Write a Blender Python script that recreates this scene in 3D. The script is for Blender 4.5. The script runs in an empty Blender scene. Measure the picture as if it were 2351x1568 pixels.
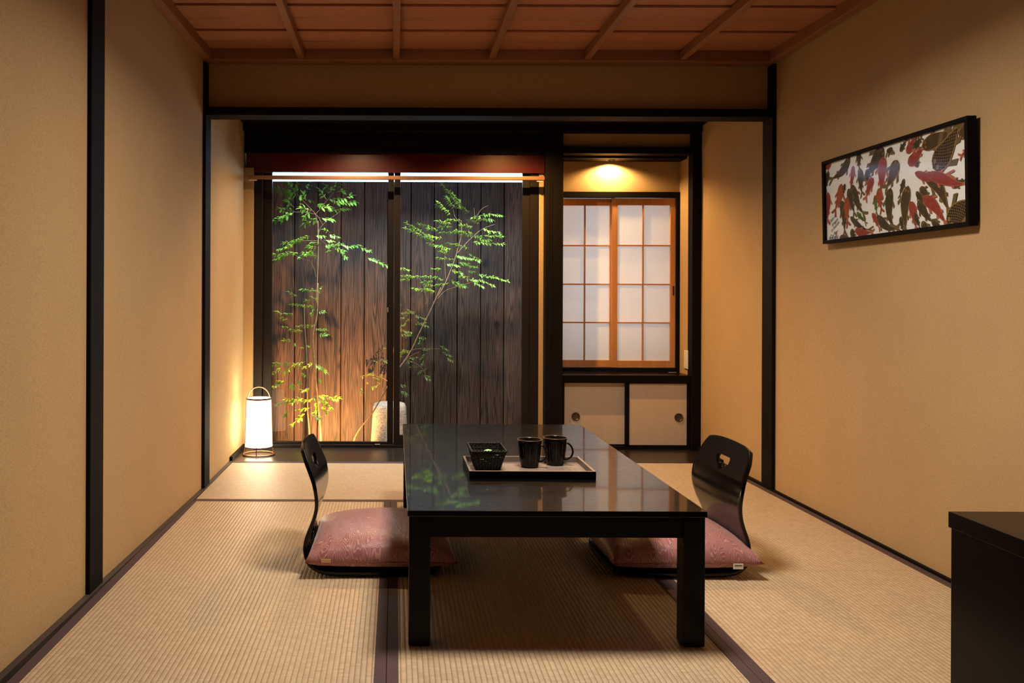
import bpy, bmesh, math, random
from mathutils import Vector, Matrix
from mathutils.geometry import tessellate_polygon

sc = bpy.context.scene
PI = math.pi
# ------------------------------------------------------------------ camera
CAM_H, FPX, PU, PV, ROLL = 0.968, 1890.0, 908.0, 684.0, 0.004
cd = bpy.data.cameras.new('camera')
cam = bpy.data.objects.new('camera', cd)
sc.collection.objects.link(cam)
cam.location = (0, 0, CAM_H)
cam.rotation_euler = (Matrix.Rotation(PI/2, 4, 'X') @ Matrix.Rotation(ROLL, 4, 'Z')).to_euler()
cd.sensor_fit = 'HORIZONTAL'; cd.sensor_width = 36
cd.lens = 36*FPX/2351
cd.shift_x = (1175.5-PU)/2351
cd.shift_y = -(784-PV)/2351
cd.clip_start = 0.05; cd.clip_end = 60
sc.camera = cam

# ------------------------------------------------------------------ world, exposure
w = bpy.data.worlds.new('night'); sc.world = w; w.use_nodes = True
w.node_tree.nodes['Background'].inputs[0].default_value = (0.25, 0.35, 0.6, 1)
w.node_tree.nodes['Background'].inputs[1].default_value = 0.01
sc.view_settings.view_transform = 'Standard'
sc.view_settings.look = 'None'
sc.view_settings.exposure = 0.0
sc.view_settings.gamma = 1.0
sc.view_settings.use_curve_mapping = False
cy = sc.cycles
cy.use_denoising = True
cy.max_bounces = 10; cy.diffuse_bounces = 2; cy.glossy_bounces = 4
cy.transmission_bounces = 8; cy.transparent_max_bounces = 12
cy.caustics_reflective = False; cy.caustics_refractive = False
cy.sample_clamp_indirect = 4.0

# light levels
CEIL_W, NICHE_W, ALCOVE_W, STRIP_E, SPOT_W, ANDON_E = 44.0, 28.0, 110.0, 22.0, 380.0, 13.0

def light(kind, name, loc, energy, color, rot=(0, 0, 0), parent=None, **kw):
    ld = bpy.data.lights.new(name, kind); ld.energy = energy; ld.color = color
    for k, v in kw.items(): setattr(ld, k, v)
    o = bpy.data.objects.new(name, ld); sc.collection.objects.link(o)
    o.location = loc; o.rotation_euler = rot
    if parent: o.parent = parent
    return o

# ------------------------------------------------------------------ helpers
def at(u, v, Y):
    du, dv = u-PU, v-PV
    return Vector(((du+dv*ROLL)*Y/FPX, Y, CAM_H-(dv-du*ROLL)*Y/FPX))

def tag(o, label=None, cat=None, group=None, kind=None):
    if label: o['label'] = label
    if cat: o['category'] = cat
    if group: o['group'] = group
    if kind: o['kind'] = kind
    return o

def empty(name, loc, rz=0, label=None, cat=None, group=None, kind=None):
    o = bpy.data.objects.new(name, None); sc.collection.objects.link(o)
    o.location = loc; o.rotation_euler = (0, 0, rz); o.empty_display_size = 0.05
    return tag(o, label, cat, group, kind)

def box(bm, x0, x1, y0, y1, z0, z1, mi=0):
    vs = [bm.verts.new(p) for p in ((x0,y0,z0),(x1,y0,z0),(x1,y1,z0),(x0,y1,z0),(x0,y0,z1),(x1,y0,z1),(x1,y1,z1),(x0,y1,z1))]
    for f in ((3,2,1,0),(4,5,6,7),(0,1,5,4),(1,2,6,5),(2,3,7,6),(3,0,4,7)):
        bm.faces.new([vs[i] for i in f]).material_index = mi
    return vs

def prism(bm, poly, z0, z1):
    """poly: list of (x,y) counter-clockwise, extruded in z"""
    a = [bm.verts.new((p[0], p[1], z0)) for p in poly]
    b = [bm.verts.new((p[0], p[1], z1)) for p in poly]
    n = len(poly)
    bm.faces.new(a[::-1]); bm.faces.new(b)
    for i in range(n): bm.faces.new((a[i], a[(i+1) % n], b[(i+1) % n], b[i]))

def tube(bm, pts, r, seg=8, closed=False, r2=None):
    pts = [Vector(p) for p in pts]; n = len(pts)
    rings = []; up = None
    for i, p in enumerate(pts):
        if closed: t = pts[(i+1) % n]-pts[i-1]
        else: t = pts[min(i+1, n-1)]-pts[max(i-1, 0)]
        t.normalize()
        if up is None:
            up = Vector((0, 0, 1)) if abs(t.z) < .9 else Vector((0, 1, 0))
        a = t.cross(up)
        if a.length < 1e-5: a = t.orthogonal()
        a.normalize(); b = a.cross(t).normalized(); up = b
        rr = r if not callable(r) else r(i/(n-1))
        rb = rr if r2 is None else r2
        rings.append([bm.verts.new(p+a*rr*math.cos(2*PI*k/seg)+b*rb*math.sin(2*PI*k/seg)) for k in range(seg)])
    m = n if closed else n-1
    for i in range(m):
        A, B = rings[i], rings[(i+1) % n]
        for k in range(seg):
            bm.faces.new((A[k], A[(k+1) % seg], B[(k+1) % seg], B[k]))
    if not closed:
        bm.faces.new(rings[0][::-1]); bm.faces.new(rings[-1])

def lathe(bm, prof, seg=32, c=(0, 0, 0), mod=None):
    rings = []
    for (r, z) in prof:
        if r < 1e-6: rings.append([bm.verts.new((c[0], c[1], c[2]+z))])
        else:
            ring = []
            for k in range(seg):
                a = 2*PI*k/seg; rr = r*(mod(a, z) if mod else 1)
                ring.append(bm.verts.new((c[0]+rr*math.cos(a), c[1]+rr*math.sin(a), c[2]+z)))
            rings.append(ring)
    for A, B in zip(rings, rings[1:]):
        for k in range(seg):
            k2 = (k+1) % seg
            if len(A) == 1 and len(B) > 1: bm.faces.new((A[0], B[k], B[k2]))
            elif len(B) == 1 and len(A) > 1: bm.faces.new((A[k], A[k2], B[0]))
            elif len(A) > 1: bm.faces.new((A[k], A[k2], B[k2], B[k]))

def obj(name, bm, mats, parent=None, smooth=False, bevel=0, loc=None, fix=True):
    if fix: bmesh.ops.recalc_face_normals(bm, faces=bm.faces)
    me = bpy.data.meshes.new(name); bm.to_mesh(me); bm.free()
    for m in (mats if isinstance(mats, (list, tuple)) else [mats]): me.materials.append(m)
    o = bpy.data.objects.new(name, me); sc.collection.objects.link(o)
    if parent: o.parent = parent
    if loc: o.location = loc
    if smooth:
        for p in me.polygons: p.use_smooth = True
        if smooth != 'all': me.set_sharp_from_angle(angle=math.radians(40))
    if bevel:
        b = o.modifiers.new('bevel', 'BEVEL'); b.width = bevel; b.segments = 2; b.limit_method = 'ANGLE'
        b.angle_limit = math.radians(40)
    return o

def boxobj(name, x0, x1, y0, y1, z0, z1, mat, parent=None, bevel=0):
    bm = bmesh.new(); box(bm, x0, x1, y0, y1, z0, z1)
    return obj(name, bm, mat, parent, bevel=bevel)

def copy_tree(o, parent=None):
    c = o.copy(); sc.collection.objects.link(c); c.parent = parent
    for ch in list(o.children): copy_tree(ch, c)
    return c

# ------------------------------------------------------------------ materials
class NT:
    def __init__(s, name):
        s.m = bpy.data.materials.new(name); s.m.use_nodes = True
        s.t = s.m.node_tree; s.b = s.t.nodes['Principled BSDF']; s.out = s.t.nodes['Material Output']
    def n(s, typ, **kw):
        x = s.t.nodes.new(typ)
        for k, v in kw.items():
            if k == 'ins':
                for i, val in v.items(): x.inputs[i].default_value = val
            else: setattr(x, k, v)
        return x
    def l(s, a, b): s.t.links.new(a, b)
    def math(s, op, a, b=None, c=None, clamp=False):
        x = s.n('ShaderNodeMath', operation=op, use_clamp=clamp)
        for i, v in enumerate((a, b, c)):
            if v is None: continue
            if isinstance(v, (int, float)): x.inputs[i].default_value = v
            else: s.l(v, x.inputs[i])
        return x.outputs[0]
    def coords(s, kind='Object', scale=(1, 1, 1), rot=(0, 0, 0)):
        tc = s.n('ShaderNodeTexCoord'); mp = s.n('ShaderNodeMapping')
        mp.inputs['Scale'].default_value = scale; mp.inputs['Rotation'].default_value = rot
        s.l(tc.outputs[kind], mp.inputs[0]); return mp.outputs[0]
    def noise(s, vec, scale=5, detail=4, rough=.5, dist=0):
        x = s.n('ShaderNodeTexNoise'); x.inputs['Scale'].default_value = scale
        x.inputs['Detail'].default_value = detail; x.inputs['Roughness'].default_value = rough
        x.inputs['Distortion'].default_value = dist
        s.l(vec, x.inputs['Vector']); return x.outputs[0]
    def ramp(s, fac, stops):
        x = s.n('ShaderNodeValToRGB'); e = x.color_ramp.elements
        while len(e) < len(stops): e.new(.5)
        for i, (p, c) in enumerate(stops):
            e[i].position = p; e[i].color = (*c, 1) if len(c) == 3 else c
        s.l(fac, x.inputs[0]); return x.outputs[0]
    def mix(s, fac, a, b, mode='MIX'):
        x = s.n('ShaderNodeMix', data_type='RGBA', blend_type=mode)
        for sock, v in ((x.inputs[0], fac), (x.inputs[6], a), (x.inputs[7], b)):
            if isinstance(v, (int, float)): sock.default_value = v
            elif isinstance(v, tuple): sock.default_value = (*v, 1)
            else: s.l(v, sock)
        return x.outputs[2]
    def bump(s, h, strength=.3, dist=.002, prev=None):
        x = s.n('ShaderNodeBump'); x.inputs['Strength'].default_value = strength
        x.inputs['Distance'].default_value = dist; s.l(h, x.inputs['Height'])
        if prev: s.l(prev, x.inputs['Normal'])
        s.l(x.outputs[0], s.b.inputs['Normal']); return x.outputs[0]
    def set(s, color=None, rough=None, spec=None, metal=None, coat=None, coat_rough=None):
        B = s.b
        for key, v in (('Base Color', color), ('Roughness', rough), ('Specular IOR Level', spec), ('Metallic', metal), ('Coat Weight', coat), ('Coat Roughness', coat_rough)):
            if v is None: continue
            if isinstance(v, tuple): B.inputs[key].default_value = (*v, 1)
            elif isinstance(v, (int, float)): B.inputs[key].default_value = v
            else: s.l(v, B.inputs[key])
        return s.m

def simple(name, color, rough=.5, spec=.5, metal=0, var=.12, scale=30, bump=0):
    t = NT(name); c = t.coords(); n = t.noise(c, scale, 3)
    a = tuple(x*(1-var) for x in color); b = tuple(min(1, x*(1+var)) for x in color)
    t.set(t.ramp(n, [(.3, a), (.7, b)]), rough, spec, metal)
    if bump: t.bump(n, bump, .001)
    return t.m

def plaster(name, col):
    t = NT(name); c = t.coords()
    big = t.noise(c, 1.3, 3, .6); fine = t.noise(c, 260, 3, .6); mid = t.noise(c, 220, 3, .6)
    base = t.ramp(big, [(.3, tuple(x*.93 for x in col)), (.7, tuple(x*1.05 for x in col))])
    sp = t.ramp(fine, [(.3, (.72, .70, .66)), (.7, (1, 1, 1))])
    t.set(t.mix(1.0, base, sp, 'MULTIPLY'), .92, .15)
    t.bump(t.math('ADD', fine, mid), .3, .001)
    return t.m

def wood(name, dark, light_, axis='Z', scale=18, rough=.45, spec=.5, stretch=.05, bump=.15, wave=.5):
    t = NT(name)
    sc_ = {'X': (stretch, 1, 1), 'Y': (1, stretch, 1), 'Z': (1, 1, stretch)}[axis]
    c = t.coords(scale=sc_)
    n = t.noise(c, scale, 6, .65, .6); f = t.noise(c, scale*7, 3, .6)
    m = t.math('ADD', t.math('MULTIPLY', n, 1-wave*.5), t.math('MULTIPLY', f, wave*.5))
    t.set(t.ramp(m, [(.35, dark), (.65, light_)]), rough, spec)
    t.bump(m, bump, .001)
    return t.m

M = {}
M['plaster'] = plaster('sand_plaster', (.56, .385, .205))
M['black_wood'] = wood('black_stained_wood', (.003, .0024, .0024), (.006, .0045, .0042), rough=.7, spec=.12)
M['black_wood_x'] = wood('black_stained_wood_horizontal', (.003, .0024, .0024), (.006, .0045, .0042), axis='X', rough=.7, spec=.12)
M['red_wood'] = wood('dark_red_lacquered_board', (.05, .003, .005), (.085, .006, .008), axis='X', rough=.35)
M['rail'] = simple('brown_aluminium_rail', (.30, .15, .09), .4, .5, .3, .05)
M['white_plastic'] = simple('white_plastic', (.72, .66, .56), .4, .5, 0, .03)
M['sash'] = simple('bronze_aluminium_sash', (.007, .0035, .0032), .5, .3, 0, .1)
M['steel'] = simple('steel', (.6, .6, .6), .3, .5, 1, .05)

# lacquer
def lacquer(name, rough=.12, rvar=.06, scale=(3, 14, 3), coat=0.0, crough=.05, spec=.14):
    t = NT(name); c = t.coords(scale=scale); n = t.noise(c, 4, 6, .65)
    f = t.noise(t.coords(), 300, 3, .6)
    r = t.math('ADD', t.math('MULTIPLY', n, rvar*2), rough-rvar)
    t.set((.0022, .0018, .002), r, spec, coat=coat, coat_rough=crough)
    t.bump(f, .03, .0004)
    return t.m
M['lacquer_top'] = lacquer('polished_black_table_lacquer', .30, .10, (3, 16, 3), .62, .035, .08)
M['lacquer'] = lacquer('black_lacquer', .30, .04)
M['chair_lacquer'] = lacquer('black_chair_lacquer', .15, .02, spec=.28)

def tatami(name, axis):
    """axis: direction the ridges run"""
    t = NT(name); tc = t.n('ShaderNodeTexCoord'); sp = t.n('ShaderNodeSeparateXYZ'); t.l(tc.outputs['Object'], sp.inputs[0])
    a, b = (sp.outputs[0], sp.outputs[1]) if axis == 'Y' else (sp.outputs[1], sp.outputs[0])
    P = .0146
    k = t.math('DIVIDE', a, P)
    s1 = t.math('ABSOLUTE', t.math('SINE', t.math('MULTIPLY', k, PI)))       # ridge profile, 0 in the grooves
    ridge = t.math('POWER', s1, .55)
    # reed strands across, offset per ridge
    cell = t.math('FLOOR', k)
    wn = t.n('ShaderNodeTexWhiteNoise', noise_dimensions='1D'); t.l(cell, wn.inputs['W'])
    shift = t.math('MULTIPLY', wn.outputs[0], .01)
    q = t.math('ADD', t.math('DIVIDE', b, .0021), shift)
    strand = t.math('ABSOLUTE', t.math('SINE', t.math('MULTIPLY', q, PI)))
    # colour
    cv = t.n('ShaderNodeCombineXYZ')
    t.l(t.math('MULTIPLY', a, 12), cv.inputs[0]); t.l(t.math('MULTIPLY', b, 330), cv.inputs[1])
    nz = t.noise(cv.outputs[0], 1.0, 3, .6)
    big = t.noise(tc.outputs['Object'], 2.5, 3, .5)
    col = t.ramp(nz, [(.25, (.46, .355, .24)), (.5, (.58, .465, .325)), (.75, (.69, .57, .42))])
    col = t.mix(t.math('MULTIPLY', big, .5), col, (.56, .41, .265))
    w2 = t.n('ShaderNodeTexWhiteNoise', noise_dimensions='2D'); cb = t.n('ShaderNodeCombineXYZ')
    t.l(cell, cb.inputs[0]); t.l(t.math('FLOOR', t.math('ADD', t.math('DIVIDE', b, .011), t.math('MULTIPLY', wn.outputs[0], 5.0))), cb.inputs[1])
    t.l(cb.outputs[0], w2.inputs['Vector'])
    col = t.mix(1.0, col, t.ramp(w2.outputs[0], [(0, (.84, .82, .80)), (1, (1, 1, 1))]), 'MULTIPLY')
    groove = t.math('SUBTRACT', 1.0, t.math('MULTIPLY', ridge, 1.35, None, True), None, True)
    col = t.mix(t.math('MULTIPLY', groove, .95), col, (.32, .18, .10))
    t.set(col, .42, .5)
    h = t.math('ADD', ridge, t.math('MULTIPLY', strand, .13))
    t.bump(h, .85, .0021)
    return t.m
M['tatami_y'] = tatami('woven_rush_lengthwise', 'Y')
M['tatami_x'] = tatami('woven_rush_crosswise', 'X')
M['heri'] = simple('purple_brown_cloth_border', (.075, .047, .052), .7, .3, 0, .15, 400, .2)
M['strip_wood'] = wood('grey_brown_strip', (.03, .025, .025), (.07, .055, .05), axis='Y')

# ceiling boards
def ceiling_mat():
    t = NT('cedar_ceiling_boards'); tc = t.n('ShaderNodeTexCoord')
    sp = t.n('ShaderNodeSeparateXYZ'); t.l(tc.outputs['Object'], sp.inputs[0])
    y = sp.outputs[1]
    k = t.math('DIVIDE', t.math('SUBTRACT', y, 3.495), .331)
    fr = t.math('SUBTRACT', k, t.math('FLOOR', k))
    mid = t.math('SUBTRACT', 1.0, t.math('MULTIPLY', t.math('ABSOLUTE', t.math('SUBTRACT', fr, .5)), 7), None, True)
    c = t.coords(scale=(.12, 1, 1)); n = t.noise(c, 34, 6, .7, 1.2); f = t.noise(c, 150, 4, .6)
    streak = t.ramp(n, [(.48, (0, 0, 0)), (.62, (1, 1, 1))])
    col = t.ramp(f, [(.3, (.36, .145, .075)), (.7, (.50, .22, .125))])
    col = t.mix(t.math('MULTIPLY', t.math('MULTIPLY', streak, mid), .6), col, (.13, .045, .022))
    t.set(col, .45, .5); t.bump(f, .1, .0006)
    return t.m
M['ceiling'] = ceiling_mat()
M['cedar'] = wood('cedar_moulding', (.24, .10, .05), (.36, .155, .08), axis='Y', rough=.5)
M['cedar_x'] = wood('cedar_moulding_cross', (.24, .10, .055), (.36, .155, .085), axis='X', rough=.5)
M['shoji_wood'] = wood('cypress_lattice', (.50, .22, .08), (.62, .30, .12), rough=.5, scale=30)

def paper(name, col, trans=.35):
    t = NT(name); n = t.noise(t.coords(), 60, 4, .6)
    t.set(t.ramp(n, [(.3, tuple(x*.95 for x in col)), (.7, col)]), .8, .2)
    tr = t.n('ShaderNodeBsdfTranslucent'); tr.inputs[0].default_value = (*col, 1)
    mx = t.n('ShaderNodeMixShader'); mx.inputs[0].default_value = trans
    t.l(t.b.outputs[0], mx.inputs[1]); t.l(tr.outputs[0], mx.inputs[2]); t.l(mx.outputs[0], t.out.inputs[0])
    return t.m
M['shoji_paper'] = paper('shoji_paper', (.80, .79, .77))
M['fusuma'] = simple('cream_door_paper', (.62, .50, .40), .75, .2, 0, .04, 80, .1)

def glass(name, tint=(.97, .98, .98), rough=0.0, f0=.004):
    t = NT(name); t.t.nodes.remove(t.b)
    tr = t.n('ShaderNodeBsdfTransparent'); tr.inputs[0].default_value = (*tint, 1)
    gl = t.n('ShaderNodeBsdfGlossy'); gl.inputs['Roughness'].default_value = rough
    lw = t.n('ShaderNodeLayerWeight'); lw.inputs[0].default_value = .5
    mx = t.n('ShaderNodeMixShader')
    t.l(t.math('ADD', t.math('MULTIPLY', t.math('POWER', lw.outputs['Facing'], 5.0), .2), f0), mx.inputs[0]); t.l(tr.outputs[0], mx.inputs[1]); t.l(gl.outputs[0], mx.inputs[2])
    t.l(mx.outputs[0], t.out.inputs[0]); return t.m
M['glass'] = glass('window_glass')
M['picture_glass'] = glass('picture_glass', rough=.10, f0=.004)

def emit(name, col, strength, bodycol=(.9, .85, .75)):
    t = NT(name); t.set(bodycol, .6, .3)
    t.b.inputs['Emission Color'].default_value = (*col, 1); t.b.inputs['Emission Strength'].default_value = strength
    return t.m
M['strip_emit'] = emit('cool_light_strip', (.38, .66, 1.0), STRIP_E)
M['andon_paper'] = emit('glowing_lantern_paper', (1.0, .80, .50), ANDON_E)
M['lamp_face'] = emit('ceiling_lamp_diffuser', (1.0, .86, .76), 2.2)
M['down_face'] = emit('downlight_lens', (1.0, .75, .45), .6)

def fence_mat():
    t = NT('charred_cedar_boards'); tc = t.n('ShaderNodeTexCoord')
    sp = t.n('ShaderNodeSeparateXYZ'); t.l(tc.outputs['Object'], sp.inputs[0])
    k = t.math('DIVIDE', t.math('SUBTRACT', sp.outputs[0], .477), .1795)
    cell = t.math('FLOOR', k); fr = t.math('SUBTRACT', k, cell)
    wn = t.n('ShaderNodeTexWhiteNoise', noise_dimensions='1D'); t.l(cell, wn.inputs['W'])
    # cathedral grain: rings around the board middle, stretched along the height
    cx = t.math('ADD', t.math('SUBTRACT', fr, .5), t.math('MULTIPLY', t.math('SUBTRACT', wn.outputs[0], .5), .4))
    zz = t.math('ADD', t.math('MULTIPLY', sp.outputs[2], .28), t.math('MULTIPLY', wn.outputs[0], 17.0))
    cv = t.n('ShaderNodeCombineXYZ'); t.l(cx, cv.inputs[0]); t.l(zz, cv.inputs[2])
    warp = t.noise(cv.outputs[0], 2.2, 3, .5)
    d = t.math('ADD', t.math('MULTIPLY', t.math('POWER', t.math('ABSOLUTE', cx), 1.0), 9.0), t.math('MULTIPLY', warp, 11.0))
    ring = t.math('ABSOLUTE', t.math('SINE', t.math('MULTIPLY', d, 4.2)))
    c2 = t.coords(scale=(1, 1, .035)); f = t.noise(c2, 190, 5, .7); c3 = t.coords(scale=(1, 1, .35)); blot = t.noise(c3, 4, 3, .5)
    v = t.math('ADD', t.math('MULTIPLY', ring, .34), t.math('MULTIPLY', f, .66))
    v = t.math('ADD', v, t.math('MULTIPLY', t.math('SUBTRACT', wn.outputs[0], .5), .10))
    col = t.ramp(v, [(.32, (.006, .003, .0025)), (.55, (.045, .024, .0165)), (.8, (.10, .054, .037))])
    col = t.mix(1.0, col, t.ramp(blot, [(.3, (.5, .5, .5)), (.6, (1, 1, 1))]), 'MULTIPLY')
    kn = t.n('ShaderNodeTexVoronoi'); kn.inputs['Scale'].default_value = 3.1
    t.l(t.coords(scale=(1, .02, .75)), kn.inputs['Vector'])
    knot = t.ramp(kn.outputs['Distance'], [(.055, (.12, .1, .1)), (.10, (1, 1, 1))])
    col = t.mix(1.0, col, knot, 'MULTIPLY')
    t.set(col, .62, .35); t.bump(v, .5, .003)
    return t.m
M['fence'] = fence_mat()
M['soil'] = simple('dark_moss_soil', (.03, .028, .018), .9, .2, 0, .6, 25, .8)
M['stone'] = simple('granite', (.36, .31, .26), .85, .25, 0, .5, 110, .9)
def leaf_mat(name, a, b):
    t = NT(name); n = t.noise(t.coords(), 9, 2)
    col = t.ramp(n, [(.35, a), (.65, b)])
    t.set(col, .32, .6)
    tr = t.n('ShaderNodeBsdfTranslucent'); t.l(t.mix(.5, col, (.62, .80, .03)), tr.inputs[0])
    mx = t.n('ShaderNodeMixShader'); mx.inputs[0].default_value = .5
    t.l(t.b.outputs[0], mx.inputs[1]); t.l(tr.outputs[0], mx.inputs[2]); t.l(mx.outputs[0], t.out.inputs[0])
    return t.m
M['leaf'] = leaf_mat('nandina_leaf', (.10, .26, .05), (.22, .42, .06))
M['leaf2'] = leaf_mat('shrub_leaf', (.07, .15, .05), (.20, .26, .05))
M['stem'] = simple('brown_stem', (.22, .13, .07), .6, .3, 0, .3, 60)

def cushion_mat():
    t = NT('rose_wave_brocade'); tc = t.n('ShaderNodeTexCoord')
    mp = t.n('ShaderNodeMapping'); mp.inputs['Scale'].default_value = (8, 5.0, 1); t.l(tc.outputs['UV'], mp.inputs[0])
    nt = t.n('ShaderNodeTexNoise'); nt.inputs['Scale'].default_value = 1.1; nt.inputs['Detail'].default_value = 1.0
    t.l(mp.outputs[0], nt.inputs['Vector']); vm = t.n('ShaderNodeVectorMath', operation='MULTIPLY_ADD')
    t.l(nt.outputs['Color'], vm.inputs[0]); vm.inputs[1].default_value = (1.1, 1.6, 0); t.l(mp.outputs[0], vm.inputs[2])
    wp = t.noise(mp.outputs[0], 5.0, 1, .5)
    vo = t.n('ShaderNodeTexVoronoi', feature='F1'); vo.inputs['Scale'].default_value = 1.0; vo.inputs['Randomness'].default_value = .55
    t.l(vm.outputs[0], vo.inputs['Vector'])
    d = t.math('ADD', vo.outputs['Distance'], t.math('MULTIPLY', wp, .10))
    s = t.math('SINE', t.math('MULTIPLY', d, 120))
    ln = t.ramp(s, [(.35, (0, 0, 0)), (.75, (1, 1, 1))])
    big = t.noise(tc.outputs['UV'], 3, 2)
    base = t.ramp(big, [(.35, (.27, .085, .095)), (.65, (.31, .14, .165))])
    col = t.mix(t.math('MULTIPLY', ln, .55), base, (.62, .36, .34))
    t.set(col, .42, .5); t.b.inputs['Sheen Weight'].default_value = .3
    t.bump(s, .25, .0006)
    return t.m
M['cushion'] = cushion_mat()
M['piping'] = simple('rose_seam', (.22, .05, .045), .6, .3)
M['tan_tag'] = simple('tan_tag', (.55, .33, .17), .7, .3)
M['white_tag'] = simple('white_tag', (.8, .76, .7), .7, .3)
M['ink'] = simple('black_ink', (.01, .01, .01), .6, .3)
M['copper_wire'] = simple('brown_lacquered_wire', (.12, .045, .02), .35, .6, .2)
M['copper'] = simple('copper_handle', (.36, .15, .06), .35, .6, .4)
M['tray'] = wood('grey_brown_tray', (.14, .105, .09), (.26, .20, .17), axis='X', rough=.45)
M['mug'] = simple('dark_glazed_ceramic', (.004, .0035, .0035), .2, .28)
M['mug_line'] = simple('rusty_glaze_edge', (.16, .085, .05), .3, .6)
M['wicker'] = simple('black_wicker', (.007, .006, .0065), .5, .3, 0, .4, 200)
M['green_wrap'] = simple('pale_green_wrapper', (.30, .62, .34), .4, .4, 0, .2, 30)
M['bronze'] = simple('bronze_pull', (.10, .075, .05), .35, .5, .6)

# ------------------------------------------------------------------ room shell
XL0, XL1, XR = -1.045, -0.975, 1.912     # left wall leans slightly: x at Y=0 and at Y=4.15
YP, YW, YB = 4.15, 5.28, 4.853           # post plane, window wall plane, mat/board edge
ZH, ZK, ZC = 1.887, 1.928, 2.205         # header bottom, header top, ceiling boards
def xl(Y): return XL0+(XL1-XL0)*min(Y, YP)/YP
S = dict(kind='structure')
def struct(name, bm, m, **kw): return tag(obj(name, bm, m, **kw), kind='structure')

bm = bmesh.new()
prism(bm, [(xl(-1.2)-.12, -1.2), (xl(-1.2), -1.2), (XL1, YP), (XL1, YW+.15), (XL1-.12, YW+.15)], -.06, 2.30)
struct('wall_left', bm, M['plaster'])
bm = bmesh.new()
prism(bm, [(XR, -1.2), (XR+.16, -1.2), (XR+.16, YW+.6), (XR+.04, YW+.6), (XR+.04, YW), (XR+.005, YP)], -.06, 2.30)
struct('wall_right', bm, M['plaster'])
bm = bmesh.new(); box(bm, xl(-1.2)-.1, XR+.1, -1.3, -1.2, -.06, 2.3)
struct('wall_rear', bm, M['black_wood'])
bm = bmesh.new(); box(bm, XL1-.05, XR+.1, YP+.06, YP+.11, ZK, 2.30)
struct('wall_upper', bm, M['plaster'])
bm = bmesh.new(); box(bm, XL1-.15, XR+.2, -1.3, YW+.35, -.12, -.055)
struct('floor', bm, M['strip_wood'])
# wooden plank floor of the alcove
bm = bmesh.new(); box(bm, XL1+.001, XR+.035, YB+.002, YW+.1, -.054, .002)
def board_floor():
    t = NT('dark_plank_floor'); c = t.coords(scale=(.08, 1, 1)); n = t.noise(c, 26, 6, .7, .8)
    t.set(t.ramp(n, [(.3, (.010, .007, .006)), (.7, (.028, .020, .017))]), .30, .6); t.bump(n, .2, .001); return t.m
M['plank'] = board_floor()
struct('floor_planks', bm, M['plank'], bevel=.002)
# ceiling boards, lapped
bm = bmesh.new()
y = 4.157
while y > -1.3:
    a = [(XL0-.2, y-.331, ZC), (XR+.1, y-.331, ZC), (XR+.1, y+.012, ZC+.010), (XL0-.2, y+.012, ZC+.010)]
    vs = [bm.verts.new(p) for p in a]+[bm.verts.new((p[0], p[1], p[2]+.008)) for p in a]
    for f in ((3,2,1,0),(4,5,6,7),(0,1,5,4),(1,2,6,5),(2,3,7,6),(3,0,4,7)): bm.faces.new([vs[i] for i in f])
    y -= .331
struct('ceiling', bm, M['ceiling'])
bm = bmesh.new(); box(bm, XL0-.2, XR+.2, -1.3, YP+.2, 2.235, 2.26); struct('ceiling_backing', bm, M['cedar'])
tn = [0]
def trim(x0, x1, y0, y1, z0, z1, m, bevel=.003, name=None):
    tn[0] += 1
    return tag(boxobj(name or 'trim_%d' % tn[0], x0, x1, y0, y1, z0, z1, m, bevel=bevel), kind='structure')
for x in (-.478, 0, .478, .956, 1.434):       # ceiling battens
    trim(x-.0165, x+.0165, -1.2, YP+.05, 2.166, ZC+.004, M['cedar'])
trim(XL1, XR+.004, YP-.03, YP+.06, 2.158, ZC+.01, M['cedar_x'])
bm = bmesh.new(); prism(bm, [(xl(-1.2), -1.2), (xl(-1.2)+.045, -1.2), (XL1+.045, YP-.03), (XL1, YP-.03)], 2.158, ZC+.01)
tn[0] += 1; struct('trim_%d' % tn[0], bm, M['cedar'], bevel=.003)
trim(XR-.045, XR, -1.2, YP-.03, 2.158, ZC+.01, M['cedar'])
# posts
trim(XL1-.02, XL1+.016, YP, YP+.115, 0, 2.158, M['black_wood'])
trim(XR-.014, XR+.03, YP, YP+.115, 0, 2.158, M['black_wood'])
trim(xl(2.7)-.02, xl(2.7)+.014, 2.664, 2.785, 0, 2.158, M['black_wood'])
# header over the alcove
trim(XL1+.002, XR, YP-.002, YP+.113, ZH, ZK, M['black_wood_x'])
# alcove ceiling, window head beam, head panel
bm = bmesh.new(); box(bm, XL1, XR+.04, YP+.11, YW+.4, 2.075, 2.10)
struct('ceiling_alcove', bm, M['black_wood_x'])
trim(XL1, XR+.035, YW-.05, YW+.05, 2.03, 2.075, M['black_wood_x'])
trim(XL1+.002, .956, YW-.005, YW+.04, 1.895, 2.03, M['black_wood_x'])
trim(XL1+.01, .956, YW+.015, YW+.06, 1.774, 1.895, M['red_wood'], 0)
bm = bmesh.new(); box(bm, 1.06, XR+.04, YW+.02, YW+.05, 1.935, 2.03)
struct('wall_niche_head', bm, M['plaster'])
trim(1.06, XR+.03, YW-.02, YW+.08, 1.897, 1.938, M['black_wood_x'])
trim(1.03, XR+.02, YW+.08, YW+.27, 1.884, 1.91, M['black_wood_x'])
# posts in the window wall
trim(.953, 1.065, YW-.045, YW+.06, 0, 2.03, M['black_wood'])
trim(1.892, 1.952, YW-.03, YW+.05, 0, 2.03, M['black_wood'])
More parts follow.
